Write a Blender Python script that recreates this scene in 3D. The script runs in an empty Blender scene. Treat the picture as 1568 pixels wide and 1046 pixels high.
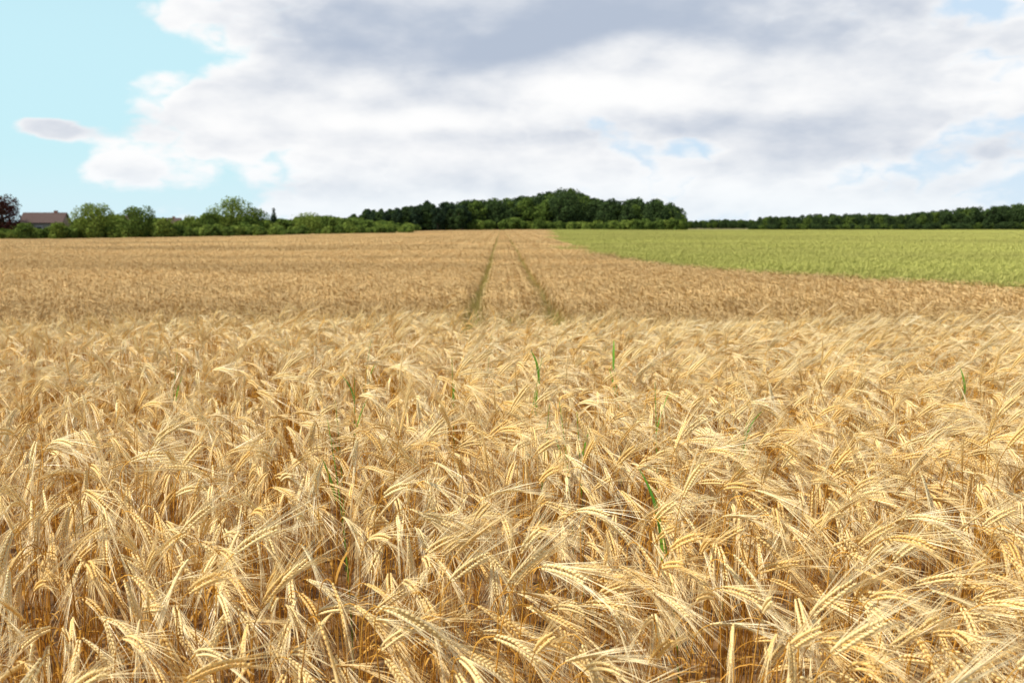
import bpy, math, random
import numpy as np
from mathutils import Vector, Matrix, noise as mn

random.seed(7); rng = np.random.default_rng(7)
scene = bpy.context.scene
R = math.radians
FPX = 1524.0          # focal length in units used for bearings
CAMZ = 1.70

def ss(a, b, x):
    t = np.clip((x - a) / (b - a), 0, 1)
    return t * t * (3 - 2 * t)

def terrain(x, y):
    x = np.asarray(x, float); y = np.asarray(y, float)
    z = -0.80 * ss(7.9, 15.6, y)
    z = z - 1.5 * ss(0, 120, -x - 2) * ss(60, 230, y)
    z = z + 0.25 * ss(150, 330, y) * np.exp(-((x - 0) / 60) ** 2)
    z = z + 0.03 * np.sin(x * 0.9 + y * 0.35) * ss(0, 3, y) + 0.06 * np.sin(x * 0.13 + 1.0) * np.sin(y * 0.11) * ss(18, 40, y)
    return z

# ---------------------------------------------------------------- node helpers
class NT:
    def __init__(s, nt): s.nt = nt
    def n(s, t, **kw):
        nd = s.nt.nodes.new(t)
        for k, v in kw.items(): setattr(nd, k, v)
        return nd
    def link(s, a, b): s.nt.links.new(a, b)
    def m(s, op, a, b=None, c=None, clamp=False):
        nd = s.n('ShaderNodeMath', operation=op); nd.use_clamp = clamp
        for i, v in enumerate((a, b, c)):
            if v is None: continue
            if isinstance(v, (int, float)): nd.inputs[i].default_value = v
            else: s.link(v, nd.inputs[i])
        return nd.outputs[0]
    def sstep(s, a, b, x):
        nd = s.n('ShaderNodeMapRange', interpolation_type='SMOOTHSTEP')
        s.link(x, nd.inputs['Value'])
        nd.inputs['From Min'].default_value = a; nd.inputs['From Max'].default_value = b
        return nd.outputs[0]
    def mix(s, f, a, b, bt='MIX'):
        nd = s.n('ShaderNodeMix', data_type='RGBA', blend_type=bt)
        for sock, v in ((nd.inputs[0], f), (nd.inputs[6], a), (nd.inputs[7], b)):
            if isinstance(v, (int, float)): sock.default_value = v
            elif isinstance(v, tuple): sock.default_value = (*v, 1) if len(v) == 3 else v
            else: s.link(v, sock)
        return nd.outputs[2]
    def noise(s, vec, scale, detail=4, rough=0.5, dist=0.0):
        nd = s.n('ShaderNodeTexNoise')
        if vec is not None: s.link(vec, nd.inputs['Vector'])
        nd.inputs['Scale'].default_value = scale; nd.inputs['Detail'].default_value = detail
        nd.inputs['Roughness'].default_value = rough; nd.inputs['Distortion'].default_value = dist
        return nd.outputs[0]

def plant_mat(name, ca, cb, trans=0.3, rough=0.5, patch=None, patch_scale=0.25, spec=0.3, val=0.25, stretch=1.0):
    """spec 0 -> plain diffuse (cheap)"""
    mt = bpy.data.materials.new(name); mt.use_nodes = True
    mt.node_tree.nodes.clear(); g = NT(mt.node_tree)
    at = g.n('ShaderNodeAttribute'); at.attribute_name = 'rnd'
    v = g.m('MULTIPLY_ADD', g.m('FRACT', g.m('MULTIPLY', at.outputs['Fac'], 17.3)), val * 2, 1 - val)
    col = g.mix(at.outputs['Fac'], ca, cb)
    if patch:
        geo = g.n('ShaderNodeNewGeometry')
        mp = g.n('ShaderNodeMapping'); mp.inputs['Scale'].default_value = (stretch, 1, 1); g.link(geo.outputs['Position'], mp.inputs[0])
        nz = g.noise(mp.outputs[0], patch_scale, 3, 0.6)
        col = g.mix(g.sstep(0.40, 0.62, nz), col, patch)
    vm = g.n('ShaderNodeVectorMath', operation='SCALE'); g.link(col, vm.inputs[0]); g.link(v, vm.inputs['Scale']); col = vm.outputs[0]
    if spec > 0:
        p = g.n('ShaderNodeBsdfPrincipled'); g.link(col, p.inputs['Base Color'])
        p.inputs['Roughness'].default_value = rough; p.inputs['Specular IOR Level'].default_value = spec
    else:
        p = g.n('ShaderNodeBsdfDiffuse'); g.link(col, p.inputs['Color'])
    out = p.outputs[0]
    if trans > 0:
        t = g.n('ShaderNodeBsdfTranslucent'); g.link(col, t.inputs['Color'])
        mx = g.n('ShaderNodeMixShader'); mx.inputs[0].default_value = trans
        g.link(out, mx.inputs[1]); g.link(t.outputs[0], mx.inputs[2]); out = mx.outputs[0]
    o = g.n('ShaderNodeOutputMaterial'); g.link(out, o.inputs[0])
    return mt

def simple_mat(name, ca, cb, scale=3.0, rough=0.8, bump=0.0):
    mt = bpy.data.materials.new(name); mt.use_nodes = True
    g = NT(mt.node_tree); p = mt.node_tree.nodes['Principled BSDF']
    geo = g.n('ShaderNodeNewGeometry')
    nz = g.noise(geo.outputs['Position'], scale, 6, 0.65)
    g.link(g.mix(g.sstep(0.35, 0.65, nz), ca, cb), p.inputs['Base Color'])
    p.inputs['Roughness'].default_value = rough
    if bump:
        b = g.n('ShaderNodeBump'); b.inputs['Strength'].default_value = bump
        g.link(nz, b.inputs['Height']); g.link(b.outputs[0], p.inputs['Normal'])
    return mt

M_awn = plant_mat('barley_awn', (0.95, 0.82, 0.50), (0.90, 0.67, 0.29), 0.12, 0.38, spec=0.55, val=0.05)
M_grain = plant_mat('barley_grain', (0.92, 0.74, 0.36), (0.82, 0.53, 0.16), 0, 0.45, spec=0.4, val=0.08)
M_stem = plant_mat('barley_stem', (0.68, 0.37, 0.07), (0.50, 0.24, 0.04), 0, 0.5, spec=0, val=0.2)
M_leaf = plant_mat('barley_leaf', (0.76, 0.45, 0.11), (0.60, 0.31, 0.06), 0.2, 0.6, spec=0, val=0.2)
M_fhead = plant_mat('far_barley_head', (0.88, 0.66, 0.33), (0.75, 0.49, 0.20), 0, 0.5, patch=(0.56, 0.39, 0.18), patch_scale=0.085, spec=0, val=0.2, stretch=.22)
M_fstem = plant_mat('far_barley_stem', (0.60, 0.38, 0.13), (0.50, 0.30, 0.10), 0, 0.6, spec=0)
M_wheat = plant_mat('green_wheat_head', (0.60, 0.58, 0.18), (0.50, 0.50, 0.12), 0, 0.5, patch=(0.46, 0.44, 0.13), patch_scale=0.05, spec=0, stretch=.2)
M_wleaf = plant_mat('green_wheat_leaf', (0.29, 0.32, 0.07), (0.34, 0.36, 0.08), 0.2, 0.5, spec=0)
M_grass = plant_mat('grass_blade', (0.34, 0.34, 0.08), (0.58, 0.45, 0.16), 0.2, 0.5, spec=0)
M_weed = plant_mat('weed_blade', (0.13, 0.36, 0.03), (0.25, 0.45, 0.05), 0.4, 0.5)
M_drygr = plant_mat('dry_grass', (0.36, 0.28, 0.12), (0.23, 0.21, 0.09), 0.2, 0.6, spec=0)

# ---------------------------------------------------------------- mesh builder (triangles only)
class MB:
    def __init__(s): s.v = []; s.f = []; s.m = []; s.rn = []
    def mark(s, val): s.rn += [val] * (len(s.v) - len(s.rn))
    def quad(s, a, b, c, d, mat): s.f += [(a, b, c), (a, c, d)]; s.m += [mat, mat]
    def ribbon(s, pts, ws, side, mat):
        b = len(s.v)
        for i, (p, w) in enumerate(zip(pts, ws)):
            sd = side[i] if isinstance(side, list) else side
            s.v.append(p - sd * (w / 2)); s.v.append(p + sd * (w / 2))
        for i in range(len(pts) - 1):
            a = b + 2 * i; s.quad(a, a + 1, a + 3, a + 2, mat)
    def tube(s, pts, rs, mat, n=3):
        b = len(s.v)
        for i, (p, r) in enumerate(zip(pts, rs)):
            t = (pts[min(i + 1, len(pts) - 1)] - pts[max(i - 1, 0)]).normalized()
            a = t.cross(Vector((0.13, 1, 0.07))).normalized(); c = t.cross(a)
            for k in range(n):
                an = 2 * math.pi * k / n
                s.v.append(p + (a * math.cos(an) + c * math.sin(an)) * r)
        for i in range(len(pts) - 1):
            for k in range(n):
                k2 = (k + 1) % n
                s.quad(b + i * n + k, b + i * n + k2, b + (i + 1) * n + k2, b + (i + 1) * n + k, mat)
    def spindle(s, c, d, L, r, mat):
        d = d.normalized(); a = d.orthogonal().normalized(); e = d.cross(a)
        b = len(s.v); s.v.append(c - d * L / 2)
        for h, rr in ((-0.15, r), (0.2, r * 0.8)):
            for k in range(4):
                an = math.pi / 2 * k
                s.v.append(c + d * L * h + (a * math.cos(an) + e * math.sin(an)) * rr)
        s.v.append(c + d * L / 2)
        for k in range(4):
            k2 = (k + 1) % 4
            s.f += [(b, b + 1 + k2, b + 1 + k), (b + 5 + k, b + 5 + k2, b + 9)]; s.m += [mat] * 2
            s.quad(b + 1 + k, b + 1 + k2, b + 5 + k2, b + 5 + k, mat)
    def arrays(s):
        s.mark(.5)
        return (np.array([tuple(v) for v in s.v], np.float32), np.array(s.f, np.int32), np.array(s.m, np.int32), np.array(s.rn, np.float32))
    def mesh(s, name, mats): return build(name, *s.arrays(), mats)

def build(name, V, F, Mi, Rn, mats):
    me = bpy.data.meshes.new(name); nv, nf = len(V), len(F)
    me.vertices.add(nv); me.vertices.foreach_set('co', np.ascontiguousarray(V, np.float32).ravel())
    me.loops.add(nf * 3); me.loops.foreach_set('vertex_index', np.ascontiguousarray(F, np.int32).ravel())
    me.polygons.add(nf); me.polygons.foreach_set('loop_start', np.arange(0, nf * 3, 3, dtype=np.int32))
    me.polygons.foreach_set('material_index', np.ascontiguousarray(Mi, np.int32))
    for x in mats: me.materials.append(x)
    a = me.attributes.new('rnd', 'FLOAT', 'POINT'); a.data.foreach_set('value', np.ascontiguousarray(Rn, np.float32))
    me.update(calc_edges=True); return me

def rv(): return Vector((random.gauss(0, 1), random.gauss(0, 1), random.gauss(0, 1))).normalized()

def arc(p, th0, th1, L, n, yaw=0.0):
    out = [p.copy()]
    for i in range(n):
        th = th0 + (th1 - th0) * (i + .5) / n
        p = p + Vector((math.sin(th) * math.cos(yaw), math.sin(th) * math.sin(yaw), math.cos(th))) * (L / n)
        out.append(p.copy())
    return out

def barley(seed, awn_w, k_=1.0):
    random.seed(seed); mb = MB()
    lean = R(random.uniform(2, 12)); Ls = random.uniform(0.64, 0.74)
    yaw = random.uniform(-.1, .1)
    st = arc(Vector((0, 0, 0)), lean * .3, lean, Ls, 4, yaw)
    th_e = R(random.choice([50, 75, 90, 105, 115, 120, 125, 135, 145, 150]) + random.uniform(-8, 8))
    nk = arc(st[-1], lean, th_e * .85, random.uniform(0.06, 0.10), 5, yaw)
    mb.tube(st + nk[1:], [0.0019] * 5 + [0.0014] * 5, 0, 3)
    N = 12; earL = random.uniform(0.10, 0.125) * k_
    th_f = min(th_e + R(random.uniform(5, 25)), R(172))
    ear = arc(nk[-1], th_e * .85, th_f, earL, N, yaw)
    phi = random.uniform(0, math.pi)
    spread = random.uniform(.04, .17)
    for i in range(N):
        t = (ear[i + 1] - ear[i]).normalized()
        a = Matrix.Rotation(phi, 3, t) @ Vector((0, 1, 0)).cross(t).normalized()
        for sg in (-1, 1):
            sd = a * sg; taper = k_ * (1.0 if 1 < i < N - 3 else 0.78)
            d = (t + sd * 0.36).normalized()
            c = (ear[i] + ear[i + 1]) / 2 + sd * 0.0052 * taper + t * (0.003 if sg > 0 else 0)
            mb.spindle(c, d, 0.0170 * taper, 0.0039 * taper, 1)
            L = random.uniform(0.115, 0.155) * (1 - 0.1 * abs(i / N - .4)) * k_
            ad = (t + sd * random.uniform(0.04, spread + .10) + rv() * 0.045).normalized()
            p = c + d * 0.005; pts = [p.copy()]
            for k in range(3):
                ad = (ad + Vector((0, 0, -0.04)) + sd * spread * .25).normalized(); p = p + ad * L / 3; pts.append(p.copy())
            side = ad.cross(rv()).normalized()
            mb.ribbon(pts, [awn_w * 1.5, awn_w * 1.1, awn_w * .8, awn_w * .3], side, 2)
    for q in range(random.choice([1, 1, 2])):
        h = random.uniform(0.2, 0.52); base = st[0].lerp(st[-1], h / Ls)
        y0 = random.uniform(0, 6.28)
        lf = arc(base, R(random.uniform(15, 40)), R(random.uniform(120, 175)), random.uniform(.10, .20), 5, y0)
        sd0 = Vector((-math.sin(y0), math.cos(y0), 0)); tw = random.uniform(-2, 2)
        sides = [Matrix.Rotation(tw * k / 6, 3, 'Z') @ sd0 for k in range(6)]
        mb.ribbon(lf, [.006, .008, .008, .007, .005, .001], sides, 3)
    return mb.arrays()

def rotm(ax, ay, az):
    return np.array((Matrix.Rotation(az, 3, 'Z') @ Matrix.Rotation(ay, 3, 'Y') @ Matrix.Rotation(ax, 3, 'X')), np.float32)

def patch_mesh(name, protos, seed, size, n, hd0, hsd, mats, hvar=.06):
    r = np.random.default_rng(seed); Vs, Fs, Ms, Rs = [], [], [], []; off = 0
    for _ in range(n):
        V, F, Mi, Rn = protos[r.integers(len(protos))]
        x, y = r.uniform(-.5, .5, 2) * size * 1.04
        q = mn.noise(Vector((x * 2.6, y * 2.6, seed * 3.1)))
        if r.random() > .95 + 1.5 * q: continue
        q2 = mn.noise(Vector((x * 1.4, y * 1.4, seed * 7.7))); q3 = mn.noise(Vector((x * 3.4, y * 3.4, seed * 1.7)))
        M = rotm(r.normal(0, .09), r.normal(0, .09), hd0 + 1.2 * q2 + .6 * q3 + r.normal(0, hsd))
        s = 1.0 + hvar * 1.5 * q3 + r.normal(0, hvar)
        W = V @ M.T; W[:, 2] *= s; W[:, 0] += x; W[:, 1] += y
        Vs.append(W); Fs.append(F + off); Ms.append(Mi); Rs.append(np.full(len(V), r.random(), np.float32)); off += len(V)
    return build(name, np.concatenate(Vs), np.concatenate(Fs), np.concatenate(Ms), np.concatenate(Rs), mats)

def lowplant(seed, headw, awnw, kind):
    random.seed(seed); mb = MB(); o = Vector((0, 0, 0))
    if kind == 'barley':
        H = random.uniform(.68, .78); th = R(random.uniform(80, 150))
        s1 = [o, Vector((.05, 0, H))]
        nk = arc(s1[1], R(10), th, .08, 2); er = arc(nk[-1], th, th + R(15), .08, 2)
        sd = Vector((0, 1, 0)); sd2 = (sd + Vector((0, 0, 1)) * random.uniform(-1, 1)).normalized()
        mb.ribbon(s1 + nk[1:], [headw * .4] * 2 + [headw * .3] * 2, sd, 0)
        mb.ribbon(er, [headw * .8, headw, headw * .5], sd2, 1)
        for k in range(4):
            d = (er[-1] - er[-2]).normalized() + rv() * .18
            q = er[random.choice([0, 1, 2])]
            mb.ribbon([q, q + d * .07, q + d * .13 + Vector((0, 0, -.012))], [awnw, awnw, awnw * .3], sd2, 1)
        if random.random() < .5:
            y0 = random.uniform(0, 6.28); lf = arc(Vector((.02, 0, H * random.uniform(.5, .8))), .5, 2.4, .2, 3, y0)
            mb.ribbon(lf, [headw * .7, headw * .8, headw * .6, .001], Vector((-math.sin(y0), math.cos(y0), 0)), 0)
    else:
        H = random.uniform(.66, .80); ln = random.uniform(0, .12)
        s1 = [o, Vector((ln * .3, 0, H * .6)), Vector((ln, 0, H))]
        er = arc(s1[-1], R(8), R(random.uniform(10, 60)), .09, 2)
        sd = Matrix.Rotation(random.uniform(0, 3.14), 3, 'Z') @ Vector((0, 1, 0))
        mb.ribbon(s1, [headw * .3] * 3, sd, 0); mb.ribbon(er, [headw * .9, headw, headw * .4], sd, 1)
        for k in range(2):
            y0 = random.uniform(0, 6.28); lf = arc(Vector((0, 0, H * random.uniform(.5, .85))), .4, 2.0, .2, 3, y0)
            mb.ribbon(lf, [headw * .8, headw, headw * .8, .001], Vector((-math.sin(y0), math.cos(y0), 0)), 0)
    return mb.arrays()

def grass(seed, n, rad, H, w, mat, lean=85):
    random.seed(seed); mb = MB()
    for _ in range(n):
        y0 = random.uniform(0, 6.28); r = rad * random.random()
        o = Vector((r * math.cos(y0), r * math.sin(y0), 0))
        L = H * random.uniform(.6, 1.05)
        pts = arc(o, R(random.uniform(0, 12)), R(random.uniform(15, lean)), L, 6, y0 + random.uniform(-1, 1))
        mb.ribbon(pts, [w, w, w, w * .9, w * .7, w * .5, w * .1], Matrix.Rotation(random.uniform(0, 3), 3, 'Z') @ Vector((1, 0, 0)), 0); mb.mark(random.random())
    return mb.mesh('grass_tuft', [mat])

def stalk(seed):
    """a green couch-grass / late barley shoot: stem, one or two arching blades"""
    random.seed(seed); mb = MB()
    st = arc(Vector((0, 0, 0)), 0, R(random.uniform(4, 22)), random.uniform(.86, .97), 5)
    mb.tube(st, [.003, .003, .003, .0028, .0024, .0012], 0, 3)
    for h in (.68, .86)[:random.choice([1, 2])]:
        y0 = random.uniform(0, 6.28); b = st[0].lerp(st[-1], h)
        lf = arc(b, R(random.uniform(5, 18)), R(random.uniform(25, 70)), random.uniform(.16, .25), 6, y0)
        mb.ribbon(lf, [.007, .012, .014, .012, .010, .006, .001], Vector((-math.sin(y0), math.cos(y0), 0)), 0); mb.mark(random.random())
    return mb.mesh('green_stalk', [M_weed])

def make_coll(name, meshes):
    c = bpy.data.collections.new(name)
    for i, me in enumerate(meshes):
        o = bpy.data.objects.new(name + '_%02d' % i, me); c.objects.link(o)
    return c

def scatter(name, pts, rot, scl, idx, coll):
    me = bpy.data.meshes.new(name); n = len(pts)
    me.vertices.add(n); me.vertices.foreach_set('co', np.asarray(pts, np.float32).ravel())
    a = me.attributes.new('rot', 'FLOAT_VECTOR', 'POINT'); a.data.foreach_set('vector', np.asarray(rot, np.float32).ravel())
    a = me.attributes.new('scl', 'FLOAT_VECTOR', 'POINT')
    scl = np.asarray(scl, np.float32)
    if scl.ndim == 1: scl = np.repeat(scl[:, None], 3, 1)
    a.data.foreach_set('vector', scl.ravel())
    a = me.attributes.new('idx', 'INT', 'POINT'); a.data.foreach_set('value', np.asarray(idx, np.int32))
    ob = bpy.data.objects.new(name, me); scene.collection.objects.link(ob)
    ng = bpy.data.node_groups.new(name + '_gn', 'GeometryNodeTree')
    ng.interface.new_socket('Geometry', in_out='INPUT', socket_type='NodeSocketGeometry')
    ng.interface.new_socket('Geometry', in_out='OUTPUT', socket_type='NodeSocketGeometry')
    N = ng.nodes; L = ng.links
    gi = N.new('NodeGroupInput'); go = N.new('NodeGroupOutput')
    ci = N.new('GeometryNodeCollectionInfo'); ci.inputs['Collection'].default_value = coll
    ci.inputs['Separate Children'].default_value = True; ci.inputs['Reset Children'].default_value = True
    ip = N.new('GeometryNodeInstanceOnPoints'); ip.inputs['Pick Instance'].default_value = True
    def at(nm, dt):
        x = N.new('GeometryNodeInputNamedAttribute'); x.data_type = dt; x.inputs['Name'].default_value = nm; return x.outputs['Attribute']
    e = N.new('FunctionNodeEulerToRotation')
    L.new(at('rot', 'FLOAT_VECTOR'), e.inputs[0]); L.new(e.outputs[0], ip.inputs['Rotation'])
    L.new(at('scl', 'FLOAT_VECTOR'), ip.inputs['Scale']); L.new(at('idx', 'INT'), ip.inputs['Instance Index'])
    mp = N.new('GeometryNodeMeshToPoints')
    L.new(gi.outputs[0], mp.inputs['Mesh']); L.new(mp.outputs[0], ip.inputs['Points'])
    L.new(ci.outputs[0], ip.inputs['Instance']); L.new(ip.outputs[0], go.inputs[0])
    md = ob.modifiers.new('scatter', 'NODES'); md.node_group = ng
    return ob

def nfield(x, y, sc, off=0.0):
    return np.array([mn.noise(Vector((a * sc, b * sc, off))) for a, b in zip(x, y)])

# ---------------------------------------------------------------- near barley
BM = [M_stem, M_grain, M_awn, M_leaf]
pr_a = [barley(100 + i, .0013, 1.08) for i in range(26)]
pr_b = [barley(140 + i, .0017) for i in range(16)]
NA, NB = 9, 8
c_na = make_coll('barley_near', [patch_mesh('barley_plants', pr_a, 11 + i, 1.0, 172, R(-64), R(30), BM, .085) for i in range(NA)])
c_nb = make_coll('barley_mid', [patch_mesh('barley_plants', pr_b, 31 + i, 1.0, 190, R(-64), R(34), BM, .075) for i in range(NB)])
def near(name, yr, coll, nv, smul=1.0):
    gx, gy = np.meshgrid(np.arange(-8.5, 9, 1.0), yr); gx = gx.ravel(); gy = gy.ravel()
    k = np.abs(gx) < .54 * gy + 1.7; gx, gy = gx[k], gy[k]; n = len(gx)
    idx = rng.integers(0, nv, n)
    rot = np.stack([np.zeros(n), np.zeros(n), R(4.0) * gx + rng.uniform(-R(9), R(9), n)], 1)
    scl = np.stack([np.ones(n), np.ones(n), 1 + .05 * nfield(gx, gy, .37, 2.2)], 1)
    P = np.stack([gx, gy, terrain(gx, gy) - .01], 1)
    scatter(name, P, rot, scl, idx, coll); print(name, n)
near('barley_crop', np.arange(1.6, 5.7, 1.0), c_na, NA)
near('barley_crop', np.arange(6.6, 12, 1.0), c_nb, NB)

# ---------------------------------------------------------------- far fields
def bx(y):   # boundary barley / green wheat
    return np.interp(y, [10, 22, 28, 41, 62, 128, 400, 3000], [60, 26, 14.8, 8.6, 4.9, 5.6, 15, 60])
def tram(y): return -0.0105 * (y - 20)
def yend(x): return np.interp(x, [-200, -130, -60, -20, 20, 60, 300], [245, 250, 300, 345, 400, 430, 430])
FB = [M_fstem, M_fhead]; FW = [M_wleaf, M_wheat]
lb1 = [lowplant(200 + i, .012, .0032, 'barley') for i in range(24)]; lw1 = [lowplant(230 + i, .012, .003, 'wheat') for i in range(20)]
lb2 = [lowplant(260 + i, .030, .014, 'barley') for i in range(24)]; lw2 = [lowplant(290 + i, .030, .014, 'wheat') for i in range(20)]
C = 1.3
c_b1 = make_coll('barley_patch', [patch_mesh('barley_patch', lb1, 51 + i, C, 400, R(-50), R(40), FB, .07) for i in range(8)])
c_w1 = make_coll('wheat_patch', [patch_mesh('wheat_patch', lw1, 61 + i, C, 400, R(-50), R(60), FW, .05) for i in range(7)])
c_bs = make_coll('barley_small_patch', [patch_mesh('barley_small', lb1, 71 + i, C / 2, 104, R(-50), R(40), FB, .07) for i in range(5)])
c_ws = make_coll('wheat_small_patch', [patch_mesh('wheat_small', lw1, 81 + i, C / 2, 104, R(-50), R(60), FW, .05) for i in range(5)])
c_b2 = make_coll('barley_far_patch', [patch_mesh('barley_far', lb2, 91 + i, 2.7, 420, R(-50), R(50), FB, .04) for i in range(6)])
c_w2 = make_coll('wheat_far_patch', [patch_mesh('wheat_far', lw2, 96 + i, 2.7, 420, R(-50), R(60), FW, .035) for i in range(6)])
def cells(name, x, y, coll, nv, yaw=.12, sx=1.0):
    x = np.asarray(x); y = np.asarray(y); n = len(x)
    if n == 0: return
    rot = np.stack([np.zeros(n), np.zeros(n), rng.uniform(-yaw, yaw, n)], 1)
    sc = np.stack([np.full(n, sx), np.ones(n), rng.uniform(.98, 1.02, n) + .08 * nfield(x * .35, y, .3, 4.4)], 1)
    scatter(name, np.stack([x, y, terrain(x, y) - .02], 1), rot, sc, rng.integers(0, nv, n), coll); print(name, n)
Y1 = 72
bigB, bigW, smB, smW, mid = [], [], [], [], []
yv = np.arange(16.9, Y1, C)
off = np.array([0.0] + [s * (1.10 + C / 2 + C * k) for k in range(36) for s in (-1, 1)])
for y in yv:
    for s in off:
        x = tram(y) + s
        if abs(x) > .56 * y + 3: continue
        d = x - bx(y)
        if s == 0: mid.append((x, y))
        elif abs(d) < 2.4:
            for ax in (-C / 4, C / 4):
                for ay in (-C / 4, C / 4):
                    X, Y = x + ax + random.uniform(-.1, .1), y + ay + random.uniform(-.1, .1)
                    (smB if X < bx(Y) + random.gauss(0, .2) else smW).append((X, Y))
        else: (bigB if d < 0 else bigW).append((x, y))
for y in np.arange(yv[-1] + C, 345, C): mid.append((tram(y), y))
for nm, L_, cl, nv, sx in (('barley_field', bigB, c_b1, 8, 1), ('barley_field', mid, c_b1, 8, .93), ('wheat_field', bigW, c_w1, 7, 1), ('barley_field', smB, c_bs, 5, 1), ('wheat_field', smW, c_ws, 5, 1)):
    A = np.array(L_); cells(nm, A[:, 0], A[:, 1], cl, nv, .06 if sx < 1 else .09, sx)
fb, fw = [], []; D = 2.7
for y in np.arange(yv[-1] + C / 2 + D / 2, 440, D):
    for k in range(100):
        for s in (-1, 1):
            x = tram(y) + s * (1.16 + D / 2 + D * k)
            if abs(x) > .56 * y + 8 or y > yend(x): continue
            (fb if x < bx(y) + random.gauss(0, .5) else fw).append((x, y))
A = np.array(fb); cells('barley_field', A[:, 0], A[:, 1], c_b2, 6, .08)
A = np.array(fw); cells('wheat_field', A[:, 0], A[:, 1], c_w2, 6, .2)

# weeds and margin grass
c_g = make_coll('grass_tufts', [grass(600 + i, 14, .12, .75, .009, M_grass) for i in range(4)])
c_d = make_coll('dry_grass_tufts', [grass(650 + i, 9, .14, 1.0, .008, M_drygr, 60) for i in range(4)])
xs = []; ys = []; sc = []
def add(x, y, s_): xs.append(x); ys.append(y); sc.append(s_)
for _ in range(600):
    y = random.uniform(15.8, 19.5); x = random.gauss(-1.2, 3.4); add(x, y, random.uniform(1.0, 1.28))
for _ in range(600):
    y = random.uniform(16, 25); x = random.uniform(-14, 16); add(x, y, random.uniform(.88, 1.12))
for _ in range(1600):
    y = 17.0 + 300 * random.random() ** 1.7; x = float(tram(y)) + random.choice([-.88, .88]) + random.gauss(0, .10); add(x, y, random.uniform(.8, 1.08))
n = len(xs); xs_, ys_ = np.array(xs), np.array(ys)
scatter('margin_grass', np.stack([xs_, ys_, terrain(xs_, ys_)], 1), np.stack([np.zeros(n), np.zeros(n), rng.random(n) * 6.28], 1), np.array(sc), rng.integers(0, 4, n), c_g)
def poly_pts(n, y0, y1, margin):
    u = rng.random(n); y = np.sqrt(y0 * y0 + u * (y1 * y1 - y0 * y0)); x = (rng.random(n) * 2 - 1) * (0.56 * y + margin)
    return x, y
xw, yw = poly_pts(3400, 17, 36, 2)
k = (xw < bx(yw)) & (rng.random(len(xw)) < .14 + .86 * np.exp(-((yw - 27 + 3.5 * nfield(xw, yw, .12)) / 2.8) ** 2)); xw, yw = xw[k], yw[k]
t_ = 40 + 25 * rng.random(600); xb = bx(t_) + rng.normal(0, .3, 600)
t2 = 22 + 40 * rng.random(1100); xb2 = bx(t2) + rng.normal(.1, .35, 1100)
xw = np.r_[xw, xb, xb2]; yw = np.r_[yw, t_, t2]; n = len(xw)
scatter('dry_grass', np.stack([xw, yw, terrain(xw, yw)], 1), np.stack([np.zeros(n), np.zeros(n), rng.random(n) * 6.28], 1), rng.uniform(.82, 1.04, n), rng.integers(0, 4, n), c_d)
c_s = make_coll('green_stalks', [stalk(700 + i) for i in range(7)])
sp = [(-.81, 4.7), (-.33, 5.6), (.27, 4.1), (.75, 5.0), (.12, 4.4), (-.2, 6.8), (.55, 3.1), (1.5, 2.6), (.9, 4.1), (0.05, 5.1), (-2.1, 6.0), (2.5, 5.6), (-.78, 4.8), (.31, 4.15), (.7, 6.2), (-1.0, 6.4), (-.6, 3.6)]
sx = np.array([a for a, b in sp]); sy = np.array([b for a, b in sp]); n = len(sp)
scatter('grass_weeds', np.stack([sx, sy, terrain(sx, sy)], 1), np.stack([np.zeros(n), np.zeros(n), rng.random(n) * 6.28], 1), rng.uniform(.97, 1.05, n), rng.integers(0, 7, n), c_s)

# ---------------------------------------------------------------- ground
ys_g = np.r_[np.arange(-6, 30, .5), np.arange(30, 100, 3), np.arange(100, 500, 15), np.array([520, 600, 800, 1200, 2000, 4000])]
ys_g = np.r_[np.array([-3000, -500, -60, -15]), ys_g]
xp = np.r_[np.arange(0, 12, .6), np.arange(12, 60, 4), np.arange(60, 320, 20), np.array([350, 500, 900, 2000, 4000])]
xs_g = np.r_[-xp[:0:-1], xp]
GX, GY = np.meshgrid(xs_g, ys_g); GZ = terrain(GX, GY)
vs = np.stack([GX.ravel(), GY.ravel(), GZ.ravel()], 1); w = len(xs_g)
fs = [(j * w + i, j * w + i + 1, (j + 1) * w + i + 1, (j + 1) * w + i) for j in range(len(ys_g) - 1) for i in range(w - 1)]
me = bpy.data.meshes.new('ground'); me.from_pydata(vs.tolist(), [], fs)
for p in me.polygons: p.use_smooth = True
gm = bpy.data.materials.new('soil_and_straw'); gm.use_nodes = True; g = NT(gm.node_tree); pb = gm.node_tree.nodes['Principled BSDF']
geo = g.n('ShaderNodeNewGeometry'); sep = g.n('ShaderNodeSeparateXYZ'); g.link(geo.outputs['Position'], sep.inputs[0])
n1 = g.noise(geo.outputs['Position'], 9, 8, .7)
soil = g.mix(g.sstep(.4, .6, n1), (.13, .07, .025), (.30, .16, .05)); 
grassc = g.mix(g.sstep(.4, .6, n1), (.13, .13, .035), (.22, .20, .06))
gr = g.m('MULTIPLY', g.sstep(10.5, 12.5, sep.outputs[1]), g.m('SUBTRACT', 1.0, g.sstep(17, 18.5, sep.outputs[1])))
gr2 = g.m('MAXIMUM', gr, g.sstep(250, 320, sep.outputs[1]))
soil = g.mix(g.m('MULTIPLY', gr2, .9), soil, grassc); g.link(soil, pb.inputs['Base Color']); pb.inputs['Roughness'].default_value = .95
bm = g.n('ShaderNodeBump'); bm.inputs['Strength'].default_value = .6; g.link(n1, bm.inputs['Height']); g.link(bm.outputs[0], pb.inputs['Normal'])
me.materials.append(gm); go = bpy.data.objects.new('ground', me); scene.collection.objects.link(go)

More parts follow.
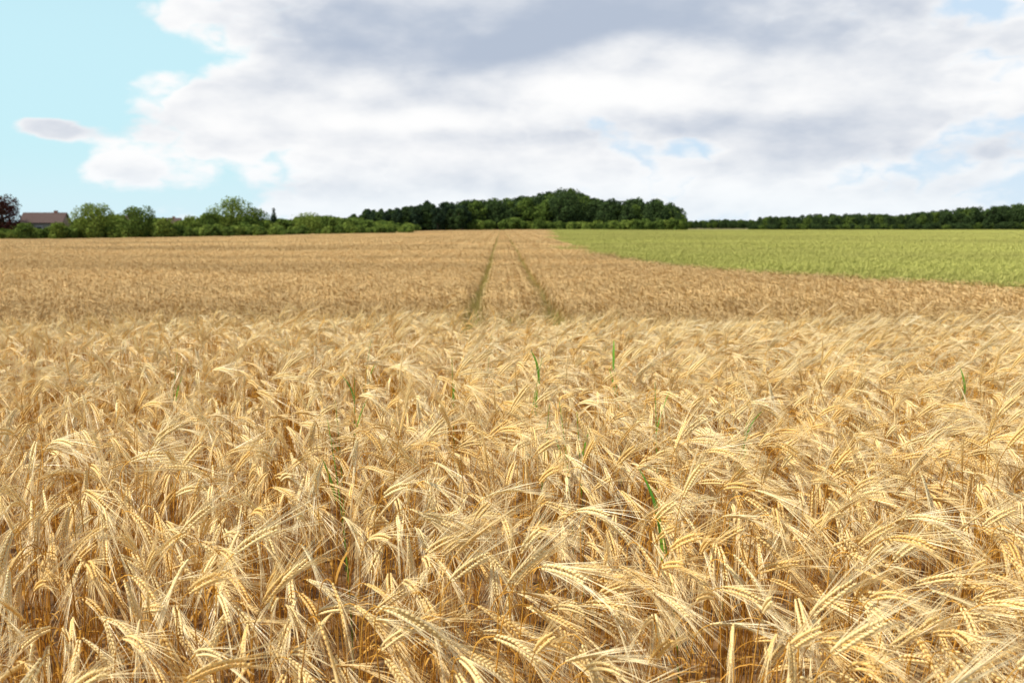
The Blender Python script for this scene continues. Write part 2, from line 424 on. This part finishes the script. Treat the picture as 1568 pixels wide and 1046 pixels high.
# ---------------------------------------------------------------- trees
def foliage(name, a, b, c):
    return plant_mat(name, a, b, .25, .6, patch=c, patch_scale=.35, val=.35, spec=0)
F_dark = foliage('woodland_leaves', (.037, .062, .026), (.060, .092, .032), (.077, .12, .038))
F_mid = foliage('oak_leaves', (.08, .13, .028), (.12, .17, .034), (.15, .21, .044))
F_light = foliage('garden_leaves', (.15, .21, .035), (.20, .26, .05), (.23, .29, .06))
F_red = foliage('copper_leaves', (.07, .020, .018), (.09, .028, .022), (.06, .035, .022))
F_pine = foliage('pine_needles', (.026, .045, .029), (.039, .065, .035), (.05, .08, .036))
M_bark = simple_mat('bark', (.06, .045, .03), (.12, .09, .06), 6, .9)

def tree_mesh(name, seed, H, W, base, leafmat, nleaf=2600, leaf=.42, nl=16, kind='round'):
    random.seed(seed); r_ = np.random.default_rng(seed); mb = MB()
    lobes = []
    for i in range(nl):
        t = (i + random.random()) / nl
        z = base + (H - base) * (0.08 + .84 * t)
        if kind == 'round': prof = math.sin(math.pi * min(1, .18 + .75 * t)) ** .7
        elif kind == 'pine': prof = .35 + .5 * math.sin(math.pi * t)
        else: prof = max(.22, min(1, (1 - t) * 1.3))
        a = i * 2.4 + random.uniform(-.5, .5); rr = W / 2 * prof * random.uniform(.35, .72)
        rad = W * random.uniform(.15, .25) * (.7 if kind == 'pine' else 1) * (.6 + .4 * prof)
        if kind == 'cone': rr *= .45; rad = W * .42 * prof
        z = min(z, H - rad * .8)
        lobes.append((Vector((rr * math.cos(a), rr * math.sin(a), z)), rad))
    if kind != 'cone': lobes.append((Vector((0, 0, (base + H) / 2)), W * .25)); lobes.append((Vector((0, 0, H - W * .16)), W * .16))
    trunk = [Vector((0, 0, -.3)), Vector((.02 * H * random.uniform(-1, 1), 0, base)), Vector((.03 * H * random.uniform(-1, 1), .02 * H, H * .55)), Vector((0, 0, H * .85))]
    mb.tube(trunk, [H * .028, H * .022, H * .014, H * .004], 0, 7)
    for c, rad in lobes[:-2]:
        z0 = max(base * .8, c.z - H * .22); s0 = Vector((0, 0, z0))
        mb.tube([s0, s0.lerp(c, .5) + Vector((0, 0, -.02 * H)), c], [H * .010, H * .006, H * .002], 0, 4)
    mb.mark(.5)
    wts = np.array([r * r for _, r in lobes]); wts /= wts.sum()
    ch = r_.choice(len(lobes), nleaf, p=wts)
    D = r_.normal(size=(nleaf, 3)); D /= np.linalg.norm(D, axis=1)[:, None]
    C = np.array([tuple(l[0]) for l in lobes])[ch]; RR = np.array([l[1] for l in lobes])[ch]
    rad = RR * (.55 + .55 * r_.random(nleaf) ** .6)
    Pp = C + D * np.array([1, 1, .85]) * rad[:, None]; nrm = D + r_.normal(0, .55, (nleaf, 3)); nrm /= np.linalg.norm(nrm, axis=1)[:, None]
    u = np.cross(nrm, r_.normal(size=(nleaf, 3))); u /= np.linalg.norm(u, axis=1)[:, None]; v = np.cross(nrm, u)
    sz = leaf * r_.uniform(.5, 1.1, nleaf)[:, None]
    for p, a, b in zip(Pp, u * sz, v * sz * .7):
        k = len(mb.v); p = Vector(p); a = Vector(a); b = Vector(b)
        mb.v += [p - a, p - b, p + a, p + b * .9]; mb.quad(k, k + 1, k + 2, k + 3, 1); mb.mark(random.random())
    return mb.mesh(name, [M_bark, leafmat])

def bear(px, d): return (px - 784) / FPX * d
def place_tree(name, px, d, topy, W, mat, seed, kind='round', base=.18, nleaf=2600, leaf=.3):
    x = bear(px, d); z0 = float(terrain(x, d)); H = (346 - topy) / FPX * d + CAMZ - z0
    me = tree_mesh(name, seed, H, W * d / FPX, H * base, mat, nleaf, leaf, 18, kind)
    o = bpy.data.objects.new(name, me); o.location = (x, d, z0); scene.collection.objects.link(o); return o

place_tree('copper_beech_tree', 8, 262, 300, 72, F_red, 1, base=.04, nleaf=5000)
place_tree('sycamore_tree', 148, 258, 312, 72, F_light, 2, base=.03, nleaf=4600)
place_tree('maple_tree', 217, 258, 317, 62, F_mid, 3, base=.03, nleaf=4200)
place_tree('lime_tree', 360, 280, 302, 80, F_light, 4, base=.04, nleaf=5200)
place_tree('cypress_tree', 422, 296, 315, 22, F_pine, 5, kind='cone', base=.02, nleaf=3000, leaf=.26)
place_tree('apple_tree', 296, 270, 331, 40, F_light, 6, base=.04)
place_tree('hawthorn_tree', 325, 272, 325, 40, F_mid, 7, base=.04)
place_tree('birch_tree', 475, 300, 326, 58, F_light, 8, base=.04)
place_tree('ash_tree', 395, 286, 318, 48, F_mid, 9, base=.05)
place_tree('plum_tree', 92, 254, 341, 34, F_light, 12, base=.04)
place_tree('hazel_tree', 255, 258, 334, 38, F_light, 13, base=.04)
place_tree('elder_tree', 42, 252, 342, 36, F_mid, 14, base=.04)
place_tree('alder_tree', 505, 306, 330, 44, F_mid, 15, base=.04)
place_tree('beech_tree', 868, 415, 290, 80, F_dark, 10, base=.06, nleaf=5000, leaf=.4)

def tcoll(name, mats, n, kinds, H=10, W=8):
    return make_coll(name, [tree_mesh(name, 900 + i * 7 + len(name), H, W * random.uniform(.8, 1.15), H * .06, mats[i % len(mats)], 2000, .38, 14, kinds[i % len(kinds)]) for i in range(n)])
c_wood = tcoll('wood_trees', [F_dark, F_dark, F_mid, F_dark], 8, ['round'])
c_pine = tcoll('pine_trees', [F_pine, F_dark], 4, ['round', 'pine'], 10, 7)
c_hedge = tcoll('hedge_bushes', [F_mid, F_light, F_light, F_mid], 6, ['round'], 4, 5)

def belt(name, prof, d0, d1, coll, nv, H0, nper, jitter=.16, wx=1.0):
    px = [p for p, _ in prof]; ty = [t for _, t in prof]
    P = []; Rr = []; S = []
    N = int((px[-1] - px[0]) * nper)
    for _ in range(N):
        a = random.uniform(px[0], px[-1]); f = random.random(); d = d0 + (d1 - d0) * f
        top = np.interp(a, px, ty); x = bear(a, d); z = float(terrain(x, d))
        H = ((346 - top) / FPX * d + CAMZ - z) * random.uniform(1 - jitter, 1.05) * (1 - .25 * (1 - f) * random.random())
        s_ = H / H0; P.append((x, d, z)); S.append((s_ * wx * random.uniform(.8, 1.1), s_ * wx, s_)); Rr.append((0, 0, random.uniform(0, 6.28)))
    scatter(name, P, Rr, np.array(S), np.array([random.randrange(nv) for _ in P]), coll)

random.seed(11)
belt('pine_woodland', [(526, 334), (560, 321), (600, 320), (650, 310), (712, 308)], 380, 420, c_pine, 4, 10, .6)
belt('woodland', [(690, 315), (720, 305), (760, 306), (800, 302), (840, 295), (868, 291), (905, 300), (950, 305), (1000, 304), (1025, 310), (1042, 321)], 405, 470, c_wood, 8, 10, .5, .2)
belt('woodland', [(1160, 332), (1220, 329), (1300, 327), (1370, 327), (1440, 320), (1500, 317), (1568, 310), (1700, 305)], 455, 500, c_wood, 8, 10, .55)
belt('distant_treeline', [(1000, 339), (1060, 338), (1100, 335), (1150, 337), (1180, 334)], 800, 900, c_wood, 8, 10, 1.1)
belt('distant_treeline', [(-150, 338), (0, 338), (200, 340), (460, 337), (560, 338)], 500, 560, c_wood, 8, 10, .3)
belt('hedgerow', [(-100, 345), (20, 348), (110, 349), (200, 346), (270, 345), (330, 344), (450, 346), (540, 344), (640, 346)], 256, 266, c_hedge, 6, 4, .25, .35)
belt('shrub_belt', [(420, 338), (450, 332), (500, 331), (545, 334), (640, 343)], 330, 350, c_hedge, 6, 4, .4, .3)
belt('garden_shrubs', [(30, 342), (60, 349), (105, 349), (130, 332), (190, 329), (245, 333), (290, 334), (340, 328), (440, 329)], 276, 292, c_hedge, 6, 4, .26, .45)
belt('wood_understorey', [(560, 350), (700, 342), (760, 332), (860, 340), (1045, 334)], 398, 404, c_hedge, 6, 4, .3, .2)
belt('wood_understorey', [(1150, 343), (1400, 342), (1700, 336)], 448, 454, c_wood, 8, 10, .3, .2, 1.8)

# ---------------------------------------------------------------- houses
def mk(name, verts, faces, mat, parent=None, loc=(0, 0, 0)):
    me = bpy.data.meshes.new(name); me.from_pydata(verts, [], faces); me.materials.append(mat)
    o = bpy.data.objects.new(name, me); o.location = loc; scene.collection.objects.link(o)
    if parent: o.parent = parent
    return o
def boxv(x0, x1, y0, y1, z0, z1):
    v = [(x, y, z) for z in (z0, z1) for y in (y0, y1) for x in (x0, x1)]
    return v, [(0, 2, 3, 1), (4, 5, 7, 6), (0, 1, 5, 4), (2, 6, 7, 3), (0, 4, 6, 2), (1, 3, 7, 5)]
brick = bpy.data.materials.new('brick'); brick.use_nodes = True; g = NT(brick.node_tree)
bt = g.n('ShaderNodeTexBrick'); tc = g.n('ShaderNodeTexCoord'); g.link(tc.outputs['Object'], bt.inputs['Vector'])
bt.inputs['Color1'].default_value = (.24, .10, .06, 1); bt.inputs['Color2'].default_value = (.30, .14, .09, 1); bt.inputs['Mortar'].default_value = (.3, .27, .22, 1); bt.inputs['Scale'].default_value = 4
g.link(bt.outputs[0], brick.node_tree.nodes['Principled BSDF'].inputs['Base Color'])
M_tile = simple_mat('roof_tiles', (.075, .045, .036), (.12, .075, .06), 5, .9)
M_glass = simple_mat('window_glass', (.03, .035, .04), (.05, .06, .07), 2, .15)
M_frame = simple_mat('white_frame', (.7, .7, .68), (.78, .78, .76), 2, .5)
M_door = simple_mat('door_paint', (.10, .03, .03), (.12, .04, .03), 2, .5)
def house(px, d, topy, L, rot):
    x = bear(px, d); z = float(terrain(x, d)); H = (346 - topy) / FPX * d + CAMZ - z
    e = bpy.data.objects.new('brick_house', None); scene.collection.objects.link(e); e.location = (x, d, z); e.rotation_euler[2] = rot
    D = 7; wh = H * .66; a, b = L / 2, D / 2
    v, f = boxv(-a, a, -b, b, -.3, wh); 
    v += [(-a, 0, H - .15), (a, 0, H - .15)]; f = f + [(4, 6, 8), (5, 9, 7)]
    f = [q for q in f if q != (4, 5, 7, 6)]
    mk('walls', v, f, brick, e)
    o = .45; rv_ = [(-a - o, -b - o, wh - .25), (a + o, -b - o, wh - .25), (a + o, 0, H), (-a - o, 0, H), (-a - o, b + o, wh - .25), (a + o, b + o, wh - .25)]
    ro = mk('roof', rv_, [(0, 1, 2, 3), (3, 2, 5, 4)], M_tile, e); md = ro.modifiers.new('thick', 'SOLIDIFY'); md.thickness = .18; md.offset = 1
    v, f = boxv(a * .45, a * .45 + .9, -.35, .35, H - .6, H + .7); mk('chimney', v, f, brick, e)
    for i, cx in enumerate((-a * .65, -a * .1, a * .62)):
        v, f = boxv(cx - .8, cx + .8, -b - .05, -b + .02, wh * .38, wh * .8); mk('window_frame', v, f, M_frame, e)
        v, f = boxv(cx - .7, cx + .7, -b - .08, -b - .04, wh * .41, wh * .77); mk('window', v, f, M_glass, e)
    v, f = boxv(a * .25, a * .25 + .95, -b - .05, -b + .02, 0, 2.05); mk('door', v, f, M_door, e)
house(75, 272, 327, 10.5, R(6)); house(193, 300, 331, 9, R(-12)); house(258, 330, 335, 9, R(8))

# ---------------------------------------------------------------- sun + sky
AZ, EL = R(-106), R(49)
Dv = Vector((math.sin(AZ) * math.cos(EL), math.cos(AZ) * math.cos(EL), math.sin(EL)))
sl = bpy.data.lights.new('sun', 'SUN'); sl.energy = 4.7; sl.angle = R(.53); sl.color = (1, .95, .86)
so = bpy.data.objects.new('sun', sl); so.rotation_euler = Dv.to_track_quat('Z', 'Y').to_euler(); scene.collection.objects.link(so)

wd = bpy.data.worlds.new('World'); scene.world = wd; wd.use_nodes = True; wd.node_tree.nodes.clear(); g = NT(wd.node_tree)
sky = g.n('ShaderNodeTexSky', sky_type='NISHITA'); sky.sun_disc = False; sky.sun_elevation = EL; sky.sun_rotation = AZ % (2 * math.pi)
sky.dust_density = 1.0; sky.ozone_density = 1.0
tc = g.n('ShaderNodeTexCoord'); sp_ = g.n('ShaderNodeSeparateXYZ'); g.link(tc.outputs['Generated'], sp_.inputs[0])
az = g.m('ARCTAN2', sp_.outputs[0], sp_.outputs[1]); el = g.m('ARCSINE', sp_.outputs[2])
def mapd(dx, dz, ox=.35, oz=.2, sz=1.9):
    mp = g.n('ShaderNodeMapping'); g.link(tc.outputs['Generated'], mp.inputs[0]); mp.inputs['Scale'].default_value = (1, 1, sz); mp.inputs['Location'].default_value = (ox + dx, .1, oz + dz); return mp.outputs[0]
def blob(px, py, sx, sy, amp):
    a0 = math.atan((px - 784) / FPX); e0 = (346 - py) / FPX * math.cos(a0)
    u = g.m('MULTIPLY', g.m('SUBTRACT', az, a0), FPX / sx); v = g.m('MULTIPLY', g.m('SUBTRACT', el, e0), FPX / sy)
    r2 = g.m('ADD', g.m('MULTIPLY', u, u), g.m('MULTIPLY', v, v))
    return g.m('MULTIPLY', g.m('EXPONENT', g.m('MULTIPLY', r2, -1.0)), amp)
def total(l):
    t = l[0]
    for q in l[1:]: t = g.m('ADD', t, q)
    return t
def fbm(vec):
    a = g.noise(vec, 7.0, 8, .54, 0)
    b = g.noise(vec, 15.0, 3, .45, 0)
    b = g.m('MULTIPLY', g.m('ABSOLUTE', g.m('SUBTRACT', b, .5)), .8)
    return g.m('ADD', a, g.m('SUBTRACT', b, .06))
na = fbm(mapd(0, 0))
# light and shade of the cloud masses: slope of a smoother field towards the sun (up, left)
r0 = g.noise(mapd(0, 0, 1.9, .7, 2.4), 6.5, 6, .50, 0); r1 = g.noise(mapd(-.014, .05, 1.9, .7, 2.4), 6.5, 6, .50, 0)
relief = g.m('SUBTRACT', r0, r1)
cov = total([blob(0, 60, 232, 330, -.70), blob(70, 198, 50, 22, .50), blob(105, 206, 40, 16, .30), blob(196, 262, 70, 26, .36), blob(1490, 22, 80, 26, -.28), blob(1070, 232, 110, 20, -.24), blob(900, 110, 950, 300, .34), blob(300, 30, 80, 60, .20), blob(310, 180, 140, 70, .20), blob(1350, 270, 300, 26, -.06)])
den = g.m('ADD', g.m('ADD', na, cov), -.06)
mask = g.sstep(.42, .57, den)
grey = total([blob(640, 75, 250, 58, .80), blob(1000, 30, 380, 60, .80), blob(1480, 240, 170, 44, .40), blob(1350, 70, 220, 44, .25), blob(620, 212, 180, 16, .25), blob(1250, 190, 220, 26, .25), blob(900, 225, 300, 34, .22), blob(850, 145, 150, 26, -.35), blob(310, 30, 80, 60, -.4)])
gsh = g.m('SUBTRACT', g.m('ADD', grey, g.m('MULTIPLY', g.m('SUBTRACT', na, .52), -.35)), g.m('MULTIPLY', relief, 2.3))
edge = g.m('SUBTRACT', 1.0, g.sstep(.50, .66, den))      # thin rims of the clouds stay bright
gsh = g.m('SUBTRACT', gsh, g.m('MULTIPLY', edge, .25))
gsh = g.sstep(-.38, 1.10, gsh)
ccol = g.mix(gsh, (1.0, 1.0, 1.0), (.47, .54, .66))
skyn = g.mix(1.0, sky.outputs[0], (.09, .095, .11), 'MULTIPLY')
lowhaze = g.m('SUBTRACT', 1.0, g.sstep(.15, .60, el))
hazec = g.mix(g.sstep(-.30, -.05, az), (.62, .93, 1.0), (.66, .83, .99))
skyc = g.mix(g.m('MULTIPLY', lowhaze, .88), skyn, hazec)
hz = g.m('SUBTRACT', 1.0, g.sstep(-.01, .08, el))
col = g.mix(mask, skyc, ccol)
col = g.mix(g.m('MULTIPLY', hz, .5), col, (.80, .91, .99))
bg = g.n('ShaderNodeBackground'); g.link(col, bg.inputs[0]); bg.inputs[1].default_value = 1.0
wo = g.n('ShaderNodeOutputWorld'); g.link(bg.outputs[0], wo.inputs[0])

# ---------------------------------------------------------------- camera
cam = bpy.data.cameras.new('camera'); cam.sensor_width = 36; cam.lens = 36 * FPX / 1568; cam.clip_end = 9000; cam.clip_start = .05
cam.dof.use_dof = True; cam.dof.focus_distance = 3.5; cam.dof.aperture_fstop = 5.0
co = bpy.data.objects.new('camera', cam); co.location = (0, 0, CAMZ); co.rotation_euler = (R(90) - math.atan(177 / FPX), 0, 0)
scene.collection.objects.link(co); scene.camera = co
scene.view_settings.view_transform = 'Standard'; scene.view_settings.look = 'None'; scene.view_settings.exposure = 0
